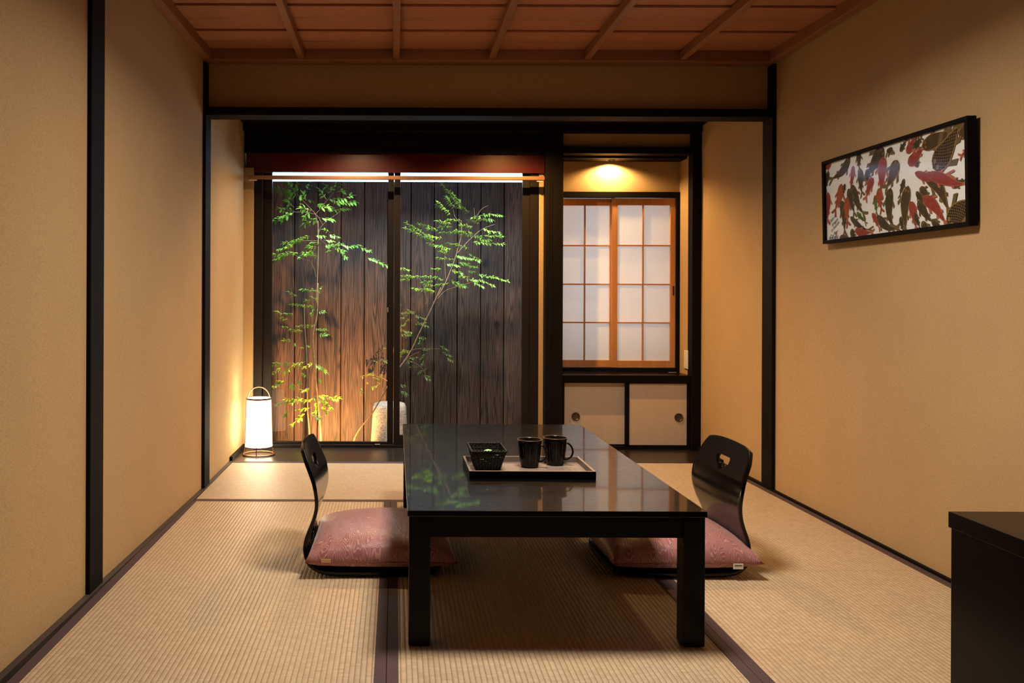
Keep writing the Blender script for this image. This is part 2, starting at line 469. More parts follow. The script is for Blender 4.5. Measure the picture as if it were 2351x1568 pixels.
# plaster strips beside the window, and the niche
YG = 5.34
bm = bmesh.new(); box(bm, XL1-.01, -.915, YW+.005, YW+.13, 0, 1.80); struct('wall_window_left', bm, M['plaster'])
bm = bmesh.new(); box(bm, .92, .99, YW+.03, YW+.13, 0, 1.80); struct('wall_window_right', bm, M['plaster'])
YN = 5.50
bm = bmesh.new()
box(bm, 1.0, 1.92, YN, YN+.04, 1.682, 1.90); box(bm, 1.905, 1.93, YN, YN+.04, .45, 1.69)
struct('wall_niche_back', bm, M['plaster'])
bm = bmesh.new(); box(bm, 1.896, 1.95, YW+.04, YN+.05, 0, 1.90); struct('wall_niche_right', bm, M['plaster'])
bm = bmesh.new(); box(bm, 1.0, 1.03, YW+.05, YN+.05, 0, 1.90); struct('wall_niche_left', bm, M['plaster'])
# skirting strips
bm = bmesh.new(); prism(bm, [(xl(-1.2), -1.2), (xl(-1.2)+.022, -1.2), (XL1+.022, YP), (XL1+.022, YB), (XL1, YB), (XL1, YP)], -.054, .004)
struct('baseboard_left', bm, M['strip_wood'])
bm = bmesh.new(); box(bm, XR-.010, XR+.012, -1.2, YB, -.054, .010); struct('baseboard_right', bm, M['black_wood'])
trim(XL1, XL1+.018, YB, YW+.005, .002, .028, M['black_wood'], .002)
trim(XR+.012, XR+.036, YB, YW-.03, .002, .020, M['black_wood'], .002)

# ------------------------------------------------------------------ tatami mats
def mat_obj(x0, x1, y0, y1, axis, label, borders=(1, 1)):
    r = empty('tatami_mat', ((x0+x1)/2, (y0+y1)/2, -.055), 0, label, 'tatami mat', 'tatami mats on the floor')
    hw, hl = (x1-x0)/2-.0006, (y1-y0)/2-.0006
    B = .031
    bm = bmesh.new()
    if axis == 'Y': box(bm, -hw+.002, hw-.002, -hl, hl, 0, .055)
    else: box(bm, -hw, hw, -hl+.002, hl-.002, 0, .055)
    obj('rush_surface', bm, M['tatami_y' if axis == 'Y' else 'tatami_x'], r)
    for s in (-1, 1):
        bm = bmesh.new()
        if axis == 'Y':
            a, b = (hw-B, hw) if s > 0 else (-hw, -hw+B); box(bm, a, b, -hl, hl, .001, .0565)
        else:
            a, b = (hl-B-.006, hl) if s > 0 else (-hl, -hl+B+.006); box(bm, -hw, hw, a, b, .001, .0565)
        obj('cloth_border', bm, M['heri'], r, bevel=.001)
    return r
XM1, XM2 = -.02, .931
mat_obj(XL1+.004, XM1, 2.0, 3.908, 'Y', 'long tatami mat along the left wall, nearest the camera on that side')
mat_obj(XM1, XM2, 2.0, 3.908, 'Y', 'tatami mat in the middle of the room, under the low black table')
mat_obj(XL1+.023, XM2, 3.908, YB, 'X', 'crosswise smooth tatami mat in front of the garden window planks')
mat_obj(XM2, XR-.011, 2.944, YB, 'Y', 'tatami mat at the right, reaching back to the small sliding cupboard doors')
mat_obj(XM2, XR-.011, 1.035, 2.944, 'Y', 'tatami mat at the right front, beside the black cabinet')
mat_obj(XL0+.03, XM2, 1.045, 2.0, 'X', 'crosswise tatami mat nearest the camera, in front of the table')

# ------------------------------------------------------------------ garden window
win = empty('window_1', (0, YG, 0), kind='structure')
def part(name, x0, x1, y0, y1, z0, z1, m, parent, bevel=.002):
    bm = bmesh.new(); o = parent.location if parent else Vector((0, 0, 0))
    box(bm, x0-o.x, x1-o.x, y0-o.y, y1-o.y, z0-o.z, z1-o.z)
    return obj(name, bm, m, parent, bevel=bevel)
part('window_frame', -.925, -.86, YG-.03, YG+.06, .003, 1.80, M['sash'], win)
part('window_frame', .865, .925, YG-.03, YG+.06, .003, 1.80, M['sash'], win)
part('window_frame', -.925, .925, YG-.03, YG+.06, .003, .020, M['sash'], win)
part('window_frame', -.925, .925, YG-.01, YG+.06, 1.79, 1.82, M['sash'], win)
# two sliding sashes, each with its own pane
part('sash', -.86, -.803, YG+.005, YG+.03, .022, 1.79, M['sash'], win)
part('sash', -.051, -.012, YG+.005, YG+.03, .022, 1.79, M['sash'], win)
part('sash', -.80, -.05, YG+.005, YG+.03, .021, .033, M['sash'], win)
part('sash', -.010, .030, YG-.024, YG+.003, .022, 1.79, M['sash'], win)
part('sash', .818, .865, YG-.024, YG+.003, .022, 1.79, M['sash'], win)
part('sash', .03, .818, YG-.024, YG+.003, .021, .082, M['sash'], win)
g1 = part('glass_pane', -.806, -.048, YG+.016, YG+.020, .028, 1.79, M['glass'], win, 0)
g2 = part('glass_pane', .028, .82, YG-.012, YG-.008, .078, 1.79, M['glass'], win, 0)
part('window_latch', -.054, -.046, YG-.012, YG+.006, .875, .905, M['steel'], win)
part('window_track_stop', -.13, -.095, YG-.028, YG-.018, .020, .025, M['steel'], win)

# roller blind rolled up in front of the window head
bl = empty('roller_blind', (0, 5.235, 1.731), 0, 'rolled-up roller blind with brown bottom rail and bead chain across the garden window', 'window blind')
bm = bmesh.new(); box(bm, -.942, .945, -.012, .012, -.0125, .0125)
obj('bottom_rail', bm, M['rail'], bl, bevel=.004)
for x0, x1 in ((-.935, -.885), (.895, .935)):
    bm = bmesh.new(); box(bm, x0, x1, -.006, .006, -.021, -.013); obj('end_cap', bm, M['white_plastic'], bl, bevel=.001)
bm = bmesh.new()
pts = []
for i in range(90):
    t = i/89; pts.append((.955-.02*math.sin(t*PI*.5)**3, -.035, .02-1.44*t))
for i in range(12):
    a = i/11*PI; pts.append((.935+.018*(1-math.cos(a)), -.035, -1.43-.03*math.sin(a)))
for i in range(90):
    t = i/89; pts.append((.970, -.035, -1.42+1.44*t))
for i, p in enumerate(pts):
    r = .0022
    lathe(bm, [(0, -r), (r*.8, -r*.5), (r*.8, r*.5), (0, r)], 6, p)
tube(bm, pts, .0006, 4)
obj('bead_chain', bm, M['sash'], bl, smooth=True)

# shoji window in the niche
sh = empty('window_2', (1.45, YN, .5), kind='structure')
part('window_frame', 1.03, 1.905, YN-.012, YN+.07, 1.644, 1.682, M['black_wood_x'], sh)
part('window_frame', 1.872, 1.905, YN-.012, YN+.07, .480, 1.644, M['black_wood'], sh)
part('window_frame', 1.03, 1.872, YN-.012, YN+.07, .480, .507, M['black_wood_x'], sh)
def shoji(x0, x1, y, mun, label):
    z0, z1 = .509, 1.640
    p = empty('shoji_panel', (0, 0, 0)); p.parent = sh; o = sh.location
    def b(name, a0, a1, c0, c1, d0, d1, m, bev=.001):
        bm = bmesh.new(); box(bm, a0-o.x, a1-o.x, c0-o.y, c1-o.y, d0-o.z, d1-o.z); return obj(name, bm, m, p, bevel=bev)
    b('stile', x0, x0+.036, y, y+.026, z0, z1, M['shoji_wood']); b('stile', x1-.034, x1, y, y+.026, z0, z1, M['shoji_wood'])
    b('rail', x0+.036, x1-.034, y+.001, y+.025, z1-.045, z1, M['shoji_wood']); b('rail', x0+.036, x1-.034, y+.001, y+.025, z0, z0+.046, M['shoji_wood'])
    bm = bmesh.new()
    box(bm, mun-.0045-o.x, mun+.0045-o.x, y+.002-o.y, y+.016-o.y, z0+.04-o.z, z1-.04-o.z)
    for z in (.808, 1.065, 1.325):
        box(bm, x0+.03-o.x, x1-.03-o.x, y+.003-o.y, y+.016-o.y, z-.0045-o.z, z+.0045-o.z)
    obj('lattice', bm, M['shoji_wood'], p)
    b('paper', x0+.02, x1-.02, y+.0165, y+.0175, z0+.02, z1-.02, M['shoji_paper'], 0)
    return p
pR = shoji(1.447, 1.871, YN+.002, 1.655, 'front')
pL = shoji(1.032, 1.475, YN+.032, 1.272, 'rear')
bm = bmesh.new(); box(bm, 1.853-1.45, 1.861-1.45, -.0005, .004, .992-.5, 1.055-.5)
obj('finger_slot', bm, M['ink'], pR)
# unseen area light added behind the paper, standing in for courtyard light
light('AREA', 'shoji_back_fill', (1.45, 6.0, 1.25), 27, (.93, .93, 1.0), (-PI/2, 0, 0), shape='RECTANGLE', size=.9, size_y=1.3)

# ------------------------------------------------------------------ niche shelf and cupboard
boxobj_ = boxobj('display_shelf', 1.067, 1.893, YW-.02, YN-.014, .430, .479, M['lacquer'], bevel=.003)
tag(boxobj_, 'polished black shelf board of the niche, under the paper window', 'shelf')
cab = empty('sliding_door_cupboard', (1.48, YW, 0), 0, 'low built-in cupboard with two cream paper sliding doors under the niche shelf', 'cupboard')
bm = bmesh.new()
box(bm, 1.067-1.48, 1.892-1.48, .0, .22, .003, .020); box(bm, 1.067-1.48, 1.084-1.48, -.01, .22, .02, .429)
box(bm, 1.877-1.48, 1.8915-1.48, -.01, .22, .02, .429); box(bm, 1.084-1.48, 1.877-1.48, .2, .22, .02, .429)
obj('cabinet_body', bm, M['black_wood'], cab)
for x0, x1, yy, kx in ((1.084, 1.500, .030, 1.166), (1.478, 1.877, .004, 1.822)):
    d = empty('door', (0, 0, 0)); d.parent = cab
    bm = bmesh.new()
    for a in ((x0, x0+(.026 if yy < .02 else .004)), (x1-.004, x1)): box(bm, a[0]-1.48, a[1]-1.48, yy, yy+.018, .021, .428)
    if yy > .02:
        pass
    box(bm, x0-1.48, x1-1.48, yy, yy+.018, .021, .030); box(bm, x0-1.48, x1-1.48, yy, yy+.018, .424, .428)
    obj('door_frame', bm, M['black_wood'], d)
    bm = bmesh.new(); box(bm, x0+.003-1.48, x1-.003-1.48, yy+.003, yy+.015, .026, .426); obj('door_paper', bm, M['fusuma'], d)
    bm = bmesh.new()
    lathe(bm, [(.0, .001), (.017, .001), (.019, .003), (.021, .0045), (.024, .0055), (.027, .005), (.028, .0025), (.028, 0)], 32)
    bmesh.ops.rotate(bm, verts=bm.verts, cent=(0, 0, 0), matrix=Matrix.Rotation(PI/2, 3, 'X'))
    bmesh.ops.translate(bm, verts=bm.verts, vec=(kx-1.48, yy+.003, .207))
    obj('door_pull', bm, M['bronze'], d, smooth=True)
# socket plate on niche side wall
pl = empty('wall_socket', (1.8955, 5.352, .575), 0, 'white plastic socket plate on the right side wall of the niche', 'socket')
bm = bmesh.new(); box(bm, -.008, 0, -.035, .035, -.06, .06); obj('cover_plate', bm, M['white_plastic'], pl, bevel=.003)
bm = bmesh.new()
for z in (-.028, 0, .028): box(bm, -.0095, -.007, -.012, .012, z-.010, z+.010)
obj('socket_insert', bm, M['white_plastic'], pl, bevel=.001)

# ------------------------------------------------------------------ ceiling and niche lamps
lamp = empty('ceiling_lamp', (.50, 2.52, 2.165), 0, 'round flat ceiling lamp above the low table', 'ceiling lamp')
bm = bmesh.new(); lathe(bm, [(0, 0), (.20, 0), (.235, -.012), (.235, -.05), (.225, -.06)], 48); obj('lamp_body', bm, M['cedar'], lamp, smooth=True)
bm = bmesh.new(); lathe(bm, [(0, -.062), (.224, -.062), (.234, -.052), (.236, -.014)], 48); obj('diffuser', bm, M['lamp_face'], lamp)
light('AREA', 'ceiling_lamp_light', (0, 0, -.066), CEIL_W, (1.0, .84, .66), parent=lamp, shape='DISK', size=.42, spread=math.radians(162))
def downlight(x, y, z, label, e, size, blend, rot=(0, 0, 0), col=(1.0, .58, .21), r=.03):
    d = empty('downlight', (x, y, z), 0, label, 'downlight')
    bm = bmesh.new(); lathe(bm, [(r*.85, .0), (r*.85, -.006), (r*.95, -.006), (r*1.0, -.002), (r*1.2, 0)], 32); obj('trim_ring', bm, M['sash'], d, smooth=True)
    bm = bmesh.new(); lathe(bm, [(0, -.0005), (r*.4, -.0005)], 32); obj('lens', bm, M['down_face'], d)
    light('SPOT', 'downlight_beam', (0, 0, -.008), e, col, rot, d, spot_size=size, spot_blend=blend, shadow_soft_size=.012)
    return d
downlight(1.425, 5.44, 1.884, 'small recessed downlight in the top of the wall niche', NICHE_W, 2.75, .45)
downlight(-.25, 4.86, 2.075, 'recessed downlight over the garden window, the left one of two', ALCOVE_W*.6, 2.5, .8, col=(1.0, .66, .34))
downlight(.70, 4.86, 2.075, 'recessed downlight over the garden window, the right one of two', ALCOVE_W, 2.5, .8, col=(1.0, .52, .15))

# ------------------------------------------------------------------ lantern
an = empty('floor_lantern', (-.835, 5.05, .002), .3, 'white paper floor lantern with bent copper handle, glowing beside the garden window', 'lantern')
def ring(bm, r, z, t=.004, tz=None, n=40):
    tube(bm, [(r*math.cos(2*PI*i/n), r*math.sin(2*PI*i/n), z) for i in range(n)], t, 8, True, tz)
bm = bmesh.new(); ring(bm, .093, .006, .005, .005); obj('base_ring', bm, M['copper_wire'], an, smooth='all')
bm = bmesh.new(); ring(bm, .0835, .052, .003, .004); obj('lower_ring', bm, M['copper_wire'], an, smooth='all')
bm = bmesh.new(); ring(bm, .0755, .346, .004, .006); obj('upper_ring', bm, M['copper_wire'], an, smooth='all')
for k in range(4):
    a = k*PI/2-.3
    bm = bmesh.new(); tube(bm, [(.092*math.cos(a), .092*math.sin(a), .004), (.0845*math.cos(a), .0845*math.sin(a), .06)]+([(.0765*math.cos(a), .0765*math.sin(a), .352)] if k % 2 == 0 else []), .0028, 8)
    obj('leg', bm, M['copper_wire'], an, smooth=True)
bm = bmesh.new(); lathe(bm, [(.081, .052), (.0815, .056), (.079, .12), (.0735, .335), (.072, .349), (.070, .349), (.072, .335), (.0795, .056)], 48)
obj('lamp_shade', bm, M['andon_paper'], an, smooth='all')
bm = bmesh.new(); tube(bm, [(.068*math.cos(a)*1.0, .0, .345+.072*math.sin(a)) for a in [PI*i/24 for i in range(25)]], .0035, 8)
o = obj('handle', bm, M['copper'], an, smooth='all'); o.rotation_euler = (0, 0, -.3)
light('POINT', 'lantern_bulb', (0, 0, .24), 2.2, (1.0, .68, .34), parent=an, shadow_soft_size=.035)

# ------------------------------------------------------------------ low table
tb = empty('low_table', (.4515, 3.066, 0), 0, 'long low black lacquered table in the middle of the mats', 'table')
TX, TY = .416, .786
bm = bmesh.new(); box(bm, -TX, TX, -TY, TY, .362, .379); obj('tabletop', bm, M['lacquer_top'], tb, bevel=.0025)
for s in (-1, 1):
    bm = bmesh.new(); a = (TY-.012-.022)*s; box(bm, -TX+.06, TX-.06, min(a, a+.02*s), max(a, a+.02*s), .302, .3615); obj('apron', bm, M['lacquer'], tb, bevel=.001)
    bm = bmesh.new(); a = (TX-.010-.022)*s; box(bm, min(a, a+.02*s), max(a, a+.02*s), -TY+.06, TY-.06, .302, .3615); obj('apron', bm, M['lacquer'], tb, bevel=.001)
    for q in (-1, 1):
        bm = bmesh.new(); x, y = s*(TX-.0345), q*(TY-.034)
        box(bm, x-.030, x+.030, y-.029, y+.029, .002, .3618); obj('leg', bm, M['lacquer'], tb, bevel=.003)

# tray
tr = empty('serving_tray', (.4495, 2.811, .379), 0, 'rectangular grey-brown wooden serving tray on the low table', 'tray')
A, Bq = .2065, .129
bm = bmesh.new(); box(bm, -A+.004, A-.004, -Bq+.004, Bq-.004, .001, .006); obj('tray_base', bm, M['tray'], tr)
bm = bmesh.new()
box(bm, -A, A, -Bq, -Bq+.008, 0, .026); box(bm, -A, A, Bq-.008, Bq, 0, .026)
box(bm, -A, -A+.008, -Bq+.008, Bq-.008, 0, .026); box(bm, A-.008, A, -Bq+.008, Bq-.008, 0, .026)
bm.normal_update()
bmesh.ops.recalc_face_normals(bm, faces=bm.faces)
for f in bm.faces:
    c = f.calc_center_median()
    if (abs(c.x) > A-.001 and abs(f.normal.x) > .5) or (abs(c.y) > Bq-.001 and abs(f.normal.y) > .5): f.material_index = 1
obj('tray_rim', bm, [M['tray'], M['lacquer']], tr, bevel=.0008)

# mugs
def mug(x, y, rz, label):
    m = empty('mug', (x, y, .3852), rz, label, 'mug', 'dark ceramic mugs on the tray')
    bm = bmesh.new()
    def facet(a, z): return 1-.018*(1-abs(math.sin(a*5)))**3*(1 if .01 < z < .08 else 0)
    prof = [(0, .0), (.027, 0), (.030, .004), (.0325, .015), (.0365, .04), (.039, .065), (.0405, .085), (.0422, .0935), (.0412, .0955), (.0395, .093), (.0375, .082), (.036, .06), (.033, .03), (.028, .012), (0, .010)]
    lathe(bm, prof, 80, mod=facet)
    obj('mug_body', bm, M['mug'], m, smooth='all')
    bm = bmesh.new(); ring(bm, .0415, .0950, .0011, .0009, 48); obj('mug_rim', bm, M['mug_line'], m, smooth='all')
    bm = bmesh.new()
    for k in range(10):
        a = k*PI/5
        pts = [((.0328+.0068*t-.0002)*math.cos(a), (.0328+.0068*t-.0002)*math.sin(a), .016+.058*t) for t in [i/8 for i in range(9)]]
        tube(bm, pts, .00055, 5)
    obj('glaze_lines', bm, M['mug_line'], m)
    bm = bmesh.new(); pts = []
    for i in range(19):
        t = i/18; a = PI/2-t*PI*1.02
        pts.append((.036+.026*math.cos(a)+(.0 if t > .2 else 0), 0, .050+.029*math.sin(a)))
    pts[0] = (.036, 0, .079)
    tube(bm, pts, .0058, 8, r2=.0034); obj('handle', bm, M['mug'], m, smooth='all')
    return m
mug(.467, 2.852, -.45, 'dark ribbed ceramic mug standing between the wicker basket and the other mug')
mug(.563, 2.893, -.40, 'dark ribbed ceramic mug farther right and farther back on the tray')

# basket
bk = empty('wicker_basket', (.316, 2.843, .3853), 0, 'small black square wicker basket with green sweets on the left of the tray', 'basket')
Z0, Z1 = .002, .066
def ring_pt(s, h):
    """s in 0..4 around, h in 0..1 up"""
    hx0, hy0, hx1, hy1 = .041, .052, .058, .080
    hx = hx0+(hx1-hx0)*h; hy = hy0+(hy1-hy0)*h
    k = int(s) % 4; f = s-int(s); c = [(-hx, -hy), (hx, -hy), (hx, hy), (-hx, hy)]
    a, b = c[k], c[(k+1) % 4]
    nx, ny = [(0, -1), (1, 0), (0, 1), (-1, 0)][k]
    return Vector((a[0]+(b[0]-a[0])*f, a[1]+(b[1]-a[1])*f, Z0+(Z1-Z0)*h)), Vector((nx, ny, 0))
bm = bmesh.new(); NS = 9; rng = random.Random(4)
for row in range(8):
    h = .05+row*.122; n = 4*NS*3; pa = []
    for i in range(n):
        s = i/n*4; p, nn = ring_pt(s, h)
        wob = math.sin((i/3)*PI+row*PI)*.0014
        pa.append(p+nn*wob+Vector((0, 0, rng.uniform(-.0005, .0005))))
    tube(bm, pa, .0009, 4, True, .0036)
for k in range(4):
    for j in range(NS):
        s = k+(j+.5)/NS
        p0, _ = ring_pt(s, 0); p1, _ = ring_pt(s, 1)
        tube(bm, [p0, (p0+p1)/2, p1], .0021, 5)
box(bm, -.041, .041, -.052, .052, 0, .003)
obj('basket_body', bm, M['wicker'], bk)
bm = bmesh.new()
for ph in (0, PI):
    pts = []
    for i in range(160):
        s = i/160*4; p, nn = ring_pt(s, 1.02)
        a = i*.9+ph; pts.append(p+nn*.0022*math.cos(a)+Vector((0, 0, .0022*math.sin(a))))
    tube(bm, pts, .0024, 6, True)
obj('basket_rim', bm, M['wicker'], bk, smooth='all')
rng = random.Random(3)
for i, (dx, dy, dz, lab) in enumerate([(.002, -.005, .049, 'pale green wrapped sweet on top of the heap in the wicker basket'),
                                 (.030, -.026, .036, 'pale green wrapped sweet at the front right inside the wicker basket'),
                                 (-.024, -.030, .020, 'pale green wrapped sweet at the front left inside the wicker basket'),
                                 (.004, -.028, .009, 'pale green wrapped sweet at the bottom front of the wicker basket'),
                                 (-.014, .020, .012, 'pale green wrapped sweet at the back of the wicker basket')]):
    bm = bmesh.new()
    sx, sy, sz = .017, .012, .009
    N = 10
    g = [[None]*(N+1) for _ in range(N+1)]
    for side in (1, -1):
        gg = [[None]*(N+1) for _ in range(N+1)]
        for a in range(N+1):
            for b in range(N+1):
                u, v = a/N*2-1, b/N*2-1
                hh = sz*(max(0, 1-u**4)*max(0, 1-v**2))**.6*side
                if side == -1 and (a in (0, N) or b in (0, N)): gg[a][b] = g[a][b]; continue
                gg[a][b] = bm.verts.new((u*sx*(1+.25*(abs(u) > .75)), v*sy*(1+.1*math.sin(u*9)), hh))
        if side == 1: g = gg
        for a in range(N):
            for b in range(N):
                try: bm.faces.new((gg[a][b], gg[a+1][b], gg[a+1][b+1], gg[a][b+1]))
                except ValueError: pass
    o = obj('sweet', bm, M['green_wrap'], smooth='all', loc=(.316+dx, 2.843+dy, .3853+dz+.004))
    o.rotation_euler = (rng.uniform(-.5, .5), rng.uniform(-.5, .5), rng.uniform(0, 3))
    tag(o, lab, 'sweet', 'green sweets in the basket')

# ------------------------------------------------------------------ floor chairs
PROF = [(.23, .012), (.10, .010), (-.10, .010), (-.17, .011), (-.205, .016), (-.235, .032), (-.251, .058), (-.256, .088), (-.251, .120),
        (-.240, .150), (-.228, .180), (-.218, .212), (-.213, .245), (-.215, .280), (-.223, .320), (-.236, .355), (-.252, .397), (-.268, .440)]
HW = [.215, .222, .222, .220, .214, .205, .196, .190, .188, .190, .197, .207, .216, .221, .220, .212, .203, .176]
def catmull(P, n):
    out = []
    for i in range(len(P)-1):
        p0, p1, p2, p3 = P[max(i-1, 0)], P[i], P[i+1], P[min(i+2, len(P)-1)]
        for k in range(n):
            t = k/n
            out.append(tuple(.5*((2*b)+(-a+c)*t+(2*a-5*b+4*c-d)*t*t+(-a+3*b-3*c+d)*t**3) for a, b, c, d in zip(p0, p1, p2, p3)))
    out.append(P[-1]); return out
def make_chair():
    r = empty('legless_chair', (0, 0, 0))
    P = catmull([(a, b, c) for (a, b), c in zip(PROF, HW)], 5)
    n = len(P); Mx = 24
    bm = bmesh.new(); grid = []
    for i, (s, z, hw) in enumerate(P):
        row = []
        for j in range(Mx+1):
            u = j/Mx*2-1
            zz = z; ss = s
            if i > n*.55:               # rounded top and slight hollow of the back
                k = (i/n-.55)/.45; zz -= .016*k**6*abs(u)**3; ss -= .010*k*(1-u*u)
            if i < 4: ss -= .03*(1-i/4)*abs(u)**4
            row.append(bm.verts.new((ss, u*hw, zz)))
        grid.append(row)
    for i in range(n-1):
        for j in range(Mx): bm.faces.new((grid[i][j], grid[i+1][j], grid[i+1][j+1], grid[i][j+1]))
    bmesh.ops.recalc_face_normals(bm, faces=bm.faces)
    o = obj('shell', bm, M['chair_lacquer'], None, fix=False)
    so = o.modifiers.new('s', 'SOLIDIFY'); so.thickness = .012; so.offset = 0
    # cut-outs: hand hole with three lobes, and the slot at the bend
    bm = bmesh.new()
    hole = [(-.060, .392), (.056, .392), (.066, .382), (.062, .366), (.044, .356), (.030, .357), (.018, .345), (.000, .338), (-.018, .345), (-.030, .357), (-.046, .356), (-.064, .366), (-.070, .380)]
    hole = [(p*.84, .372+(q-.372)*.9-.008) for p, q in hole]
    def cutter(poly, x0, x1):
        a = [bm.verts.new((x0, p[0], p[1])) for p in poly]; b = [bm.verts.new((x1, p[0], p[1])) for p in poly]
        k = len(poly); bm.faces.new(a); bm.faces.new(b[::-1])
        for i in range(k): bm.faces.new((a[i], b[i], b[(i+1) % k], a[(i+1) % k]))
    cutter(hole, -.34, -.15)
    slot = [(.065*math.cos(a), .082+.020*math.sin(a)) for a in [2*PI*i/20 for i in range(20)]]
    cutter(slot, -.34, -.15)
    c = obj('cut', bm, M['ink'])
    bo = o.modifiers.new('b', 'BOOLEAN'); bo.operation = 'DIFFERENCE'; bo.object = c; bo.solver = 'EXACT'
    be = o.modifiers.new('bev', 'BEVEL'); be.width = .003; be.segments = 2; be.limit_method = 'ANGLE'; be.angle_limit = math.radians(50)
    dg = bpy.context.evaluated_depsgraph_get()
    me = bpy.data.meshes.new_from_object(o.evaluated_get(dg)); me.name = 'shell'
    bpy.data.objects.remove(o); bpy.data.objects.remove(c)
    for p in me.polygons: p.use_smooth = True
    me.set_sharp_from_angle(angle=math.radians(35))
    s = bpy.data.objects.new('bentwood_shell', me); sc.collection.objects.link(s); s.parent = r
    return r
ch = make_chair()
ch.location = (-.058, 3.072, .002)
tag(ch, 'black bentwood legless floor chair at the left side of the low table', 'floor chair', 'legless chairs at the table')
ch2 = copy_tree(ch); ch2.location = (.985, 3.072, .002); ch2.rotation_euler = (0, 0, PI+.02)
tag(ch2, 'black bentwood legless floor chair at the right side of the low table', 'floor chair', 'legless chairs at the table')

# ------------------------------------------------------------------ cushions
def cushion(x, y, rz, label, tagx, tagmat, hang):
    r = empty('floor_cushion', (x, y, .018), rz, label, 'cushion', 'rose floor cushions on the chairs')
    N = 44; H = .262; bm = bmesh.new(); uvl = bm.loops.layers.uv.new('UVMap')
    def pos(a, b, side):
        u, v = a/N*2-1, b/N*2-1
        pinch = .035
        px = u*H*(1-pinch*(1-v*v)); py = v*H*(1-pinch*(1-u*u))
        e = (max(0, 1-u*u)*max(0, 1-v*v))
        if side > 0: h = .098*e**.36+.004*math.sin(3*u+1)*math.sin(4*v)*e
        else: h = -.040*e**.30
        z = .042+h
        wr = .0025*math.sin(26*(u+v))*math.exp(-8*e)*(1 if side > 0 else .6)
        return (px, py, max(z+wr*e**.2, .004))
    grids = {}
    for side in (1, -1):
        g = []
        for a in range(N+1):
            row = []
            for b in range(N+1):
                if side == -1 and (a in (0, N) or b in (0, N)): row.append(grids[1][a][b])
                else: row.append(bm.verts.new(pos(a, b, side)))
            g.append(row)
        grids[side] = g
        for a in range(N):
            for b in range(N):
                idx = [(a, b), (a+1, b), (a+1, b+1), (a, b+1)]
                if side < 0: idx = idx[::-1]
                f = bm.faces.new([g[i][j] for i, j in idx])
                for lp, (i, j) in zip(f.loops, idx): lp[uvl].uv = (i/N, j/N+(1.37 if side < 0 else 0))
    obj('cushion_cover', bm, M['cushion'], r, smooth='all')
    pts = []
    for k in range(4):
        for i in range(24):
            t = i/24*2-1; u, v = [(t, -1), (1, t), (-t, 1), (-1, -t)][k]
            pts.append((u*H*(1-.035*(1-v*v)), v*H*(1-.035*(1-u*u)), .042))
    bm = bmesh.new(); tube(bm, pts, .0014, 5, True); obj('piping', bm, M['piping'], r, smooth='all')
    sy = -1 if abs(rz) < 1 else 1; sx = 1 if abs(rz) < 1 else -1
    bm = bmesh.new(); tx = (tagx-x)*sx; yy = sy*H*.97
    z0, z1 = (.024, .042) if hang else (.042, .054)
    box(bm, tx-.017, tx+.017, yy-.0035 if sy < 0 else yy+.0005, yy-.0005 if sy < 0 else yy+.0035, z0, z1)
    for vtx in bm.verts: vtx.co.y += sy*.004
    tg = obj('cloth_tag', bm, tagmat, r)
    if hang:
        bm = bmesh.new(); rg = random.Random(1); xx = tx-.013
        while xx < tx+.012:
            ww = rg.uniform(.001, .0028); yb = yy+sy*.0078
            box(bm, xx, xx+ww, min(yb, yb+.0003), max(yb, yb+.0003), z0+.010, z0+.0145); xx += ww+.0011
        obj('tag_print', bm, M['ink'], tg)
    return r
cushion(-.045, 3.082, 0, 'rose wave-patterned floor cushion on the left floor chair, tan tag', -.235, M['tan_tag'], False)
cushion(1.003, 3.082, .02, 'rose wave-patterned floor cushion on the right floor chair, white tag', 1.175, M['white_tag'], True)

# ------------------------------------------------------------------ black cabinet at the right front
cb = empty('low_cabinet', (1.61, 1.45, 0), 0, 'plain black low cabinet at the right edge, near the camera', 'cabinet')
bm = bmesh.new(); box(bm, -.257, .27, -.555, .552, .003, .414); obj('cabinet_body', bm, M['lacquer'], cb, bevel=.002)
bm = bmesh.new(); box(bm, -.260, .272, -.56, .558, .4145, .453); obj('cabinet_top', bm, M['lacquer'], cb, bevel=.0015)
for z0, z1 in ((.02, .20), (.21, .40)):
    bm = bmesh.new(); box(bm, -.24, .25, -.568, -.556, z0, z1); obj('drawer', bm, M['lacquer'], cb, bevel=.002)

# ------------------------------------------------------------------ koi picture
PY0, PY1, PZ0, PZ1 = 2.697, 3.618, 1.213, 1.574
W_, H_ = PY1-PY0, PZ1-PZ0
pic = empty('framed_koi_picture', (XR-.002, (PY0+PY1)/2, PZ0), 0, 'black framed print of swimming carp hanging on the right wall', 'picture')
pic.rotation_euler = (0, -.02, 0)
# local axes: -X faces the room, Y along the wall, Z up
bm = bmesh.new(); F = .014
box(bm, -.034, -.001, -W_/2, W_/2, 0, F); box(bm, -.034, -.001, -W_/2, W_/2, H_-F, H_)
box(bm, -.034, -.001, -W_/2, -W_/2+F, F, H_-F); box(bm, -.034, -.001, W_/2-F, W_/2, F, H_-F)
obj('picture_frame', bm, M['black_wood'], pic, bevel=.0015)
bm = bmesh.new(); box(bm, -.0262, -.0254, -W_/2+F, W_/2-F, F, H_-F); obj('picture_glass', bm, M['picture_glass'], pic)

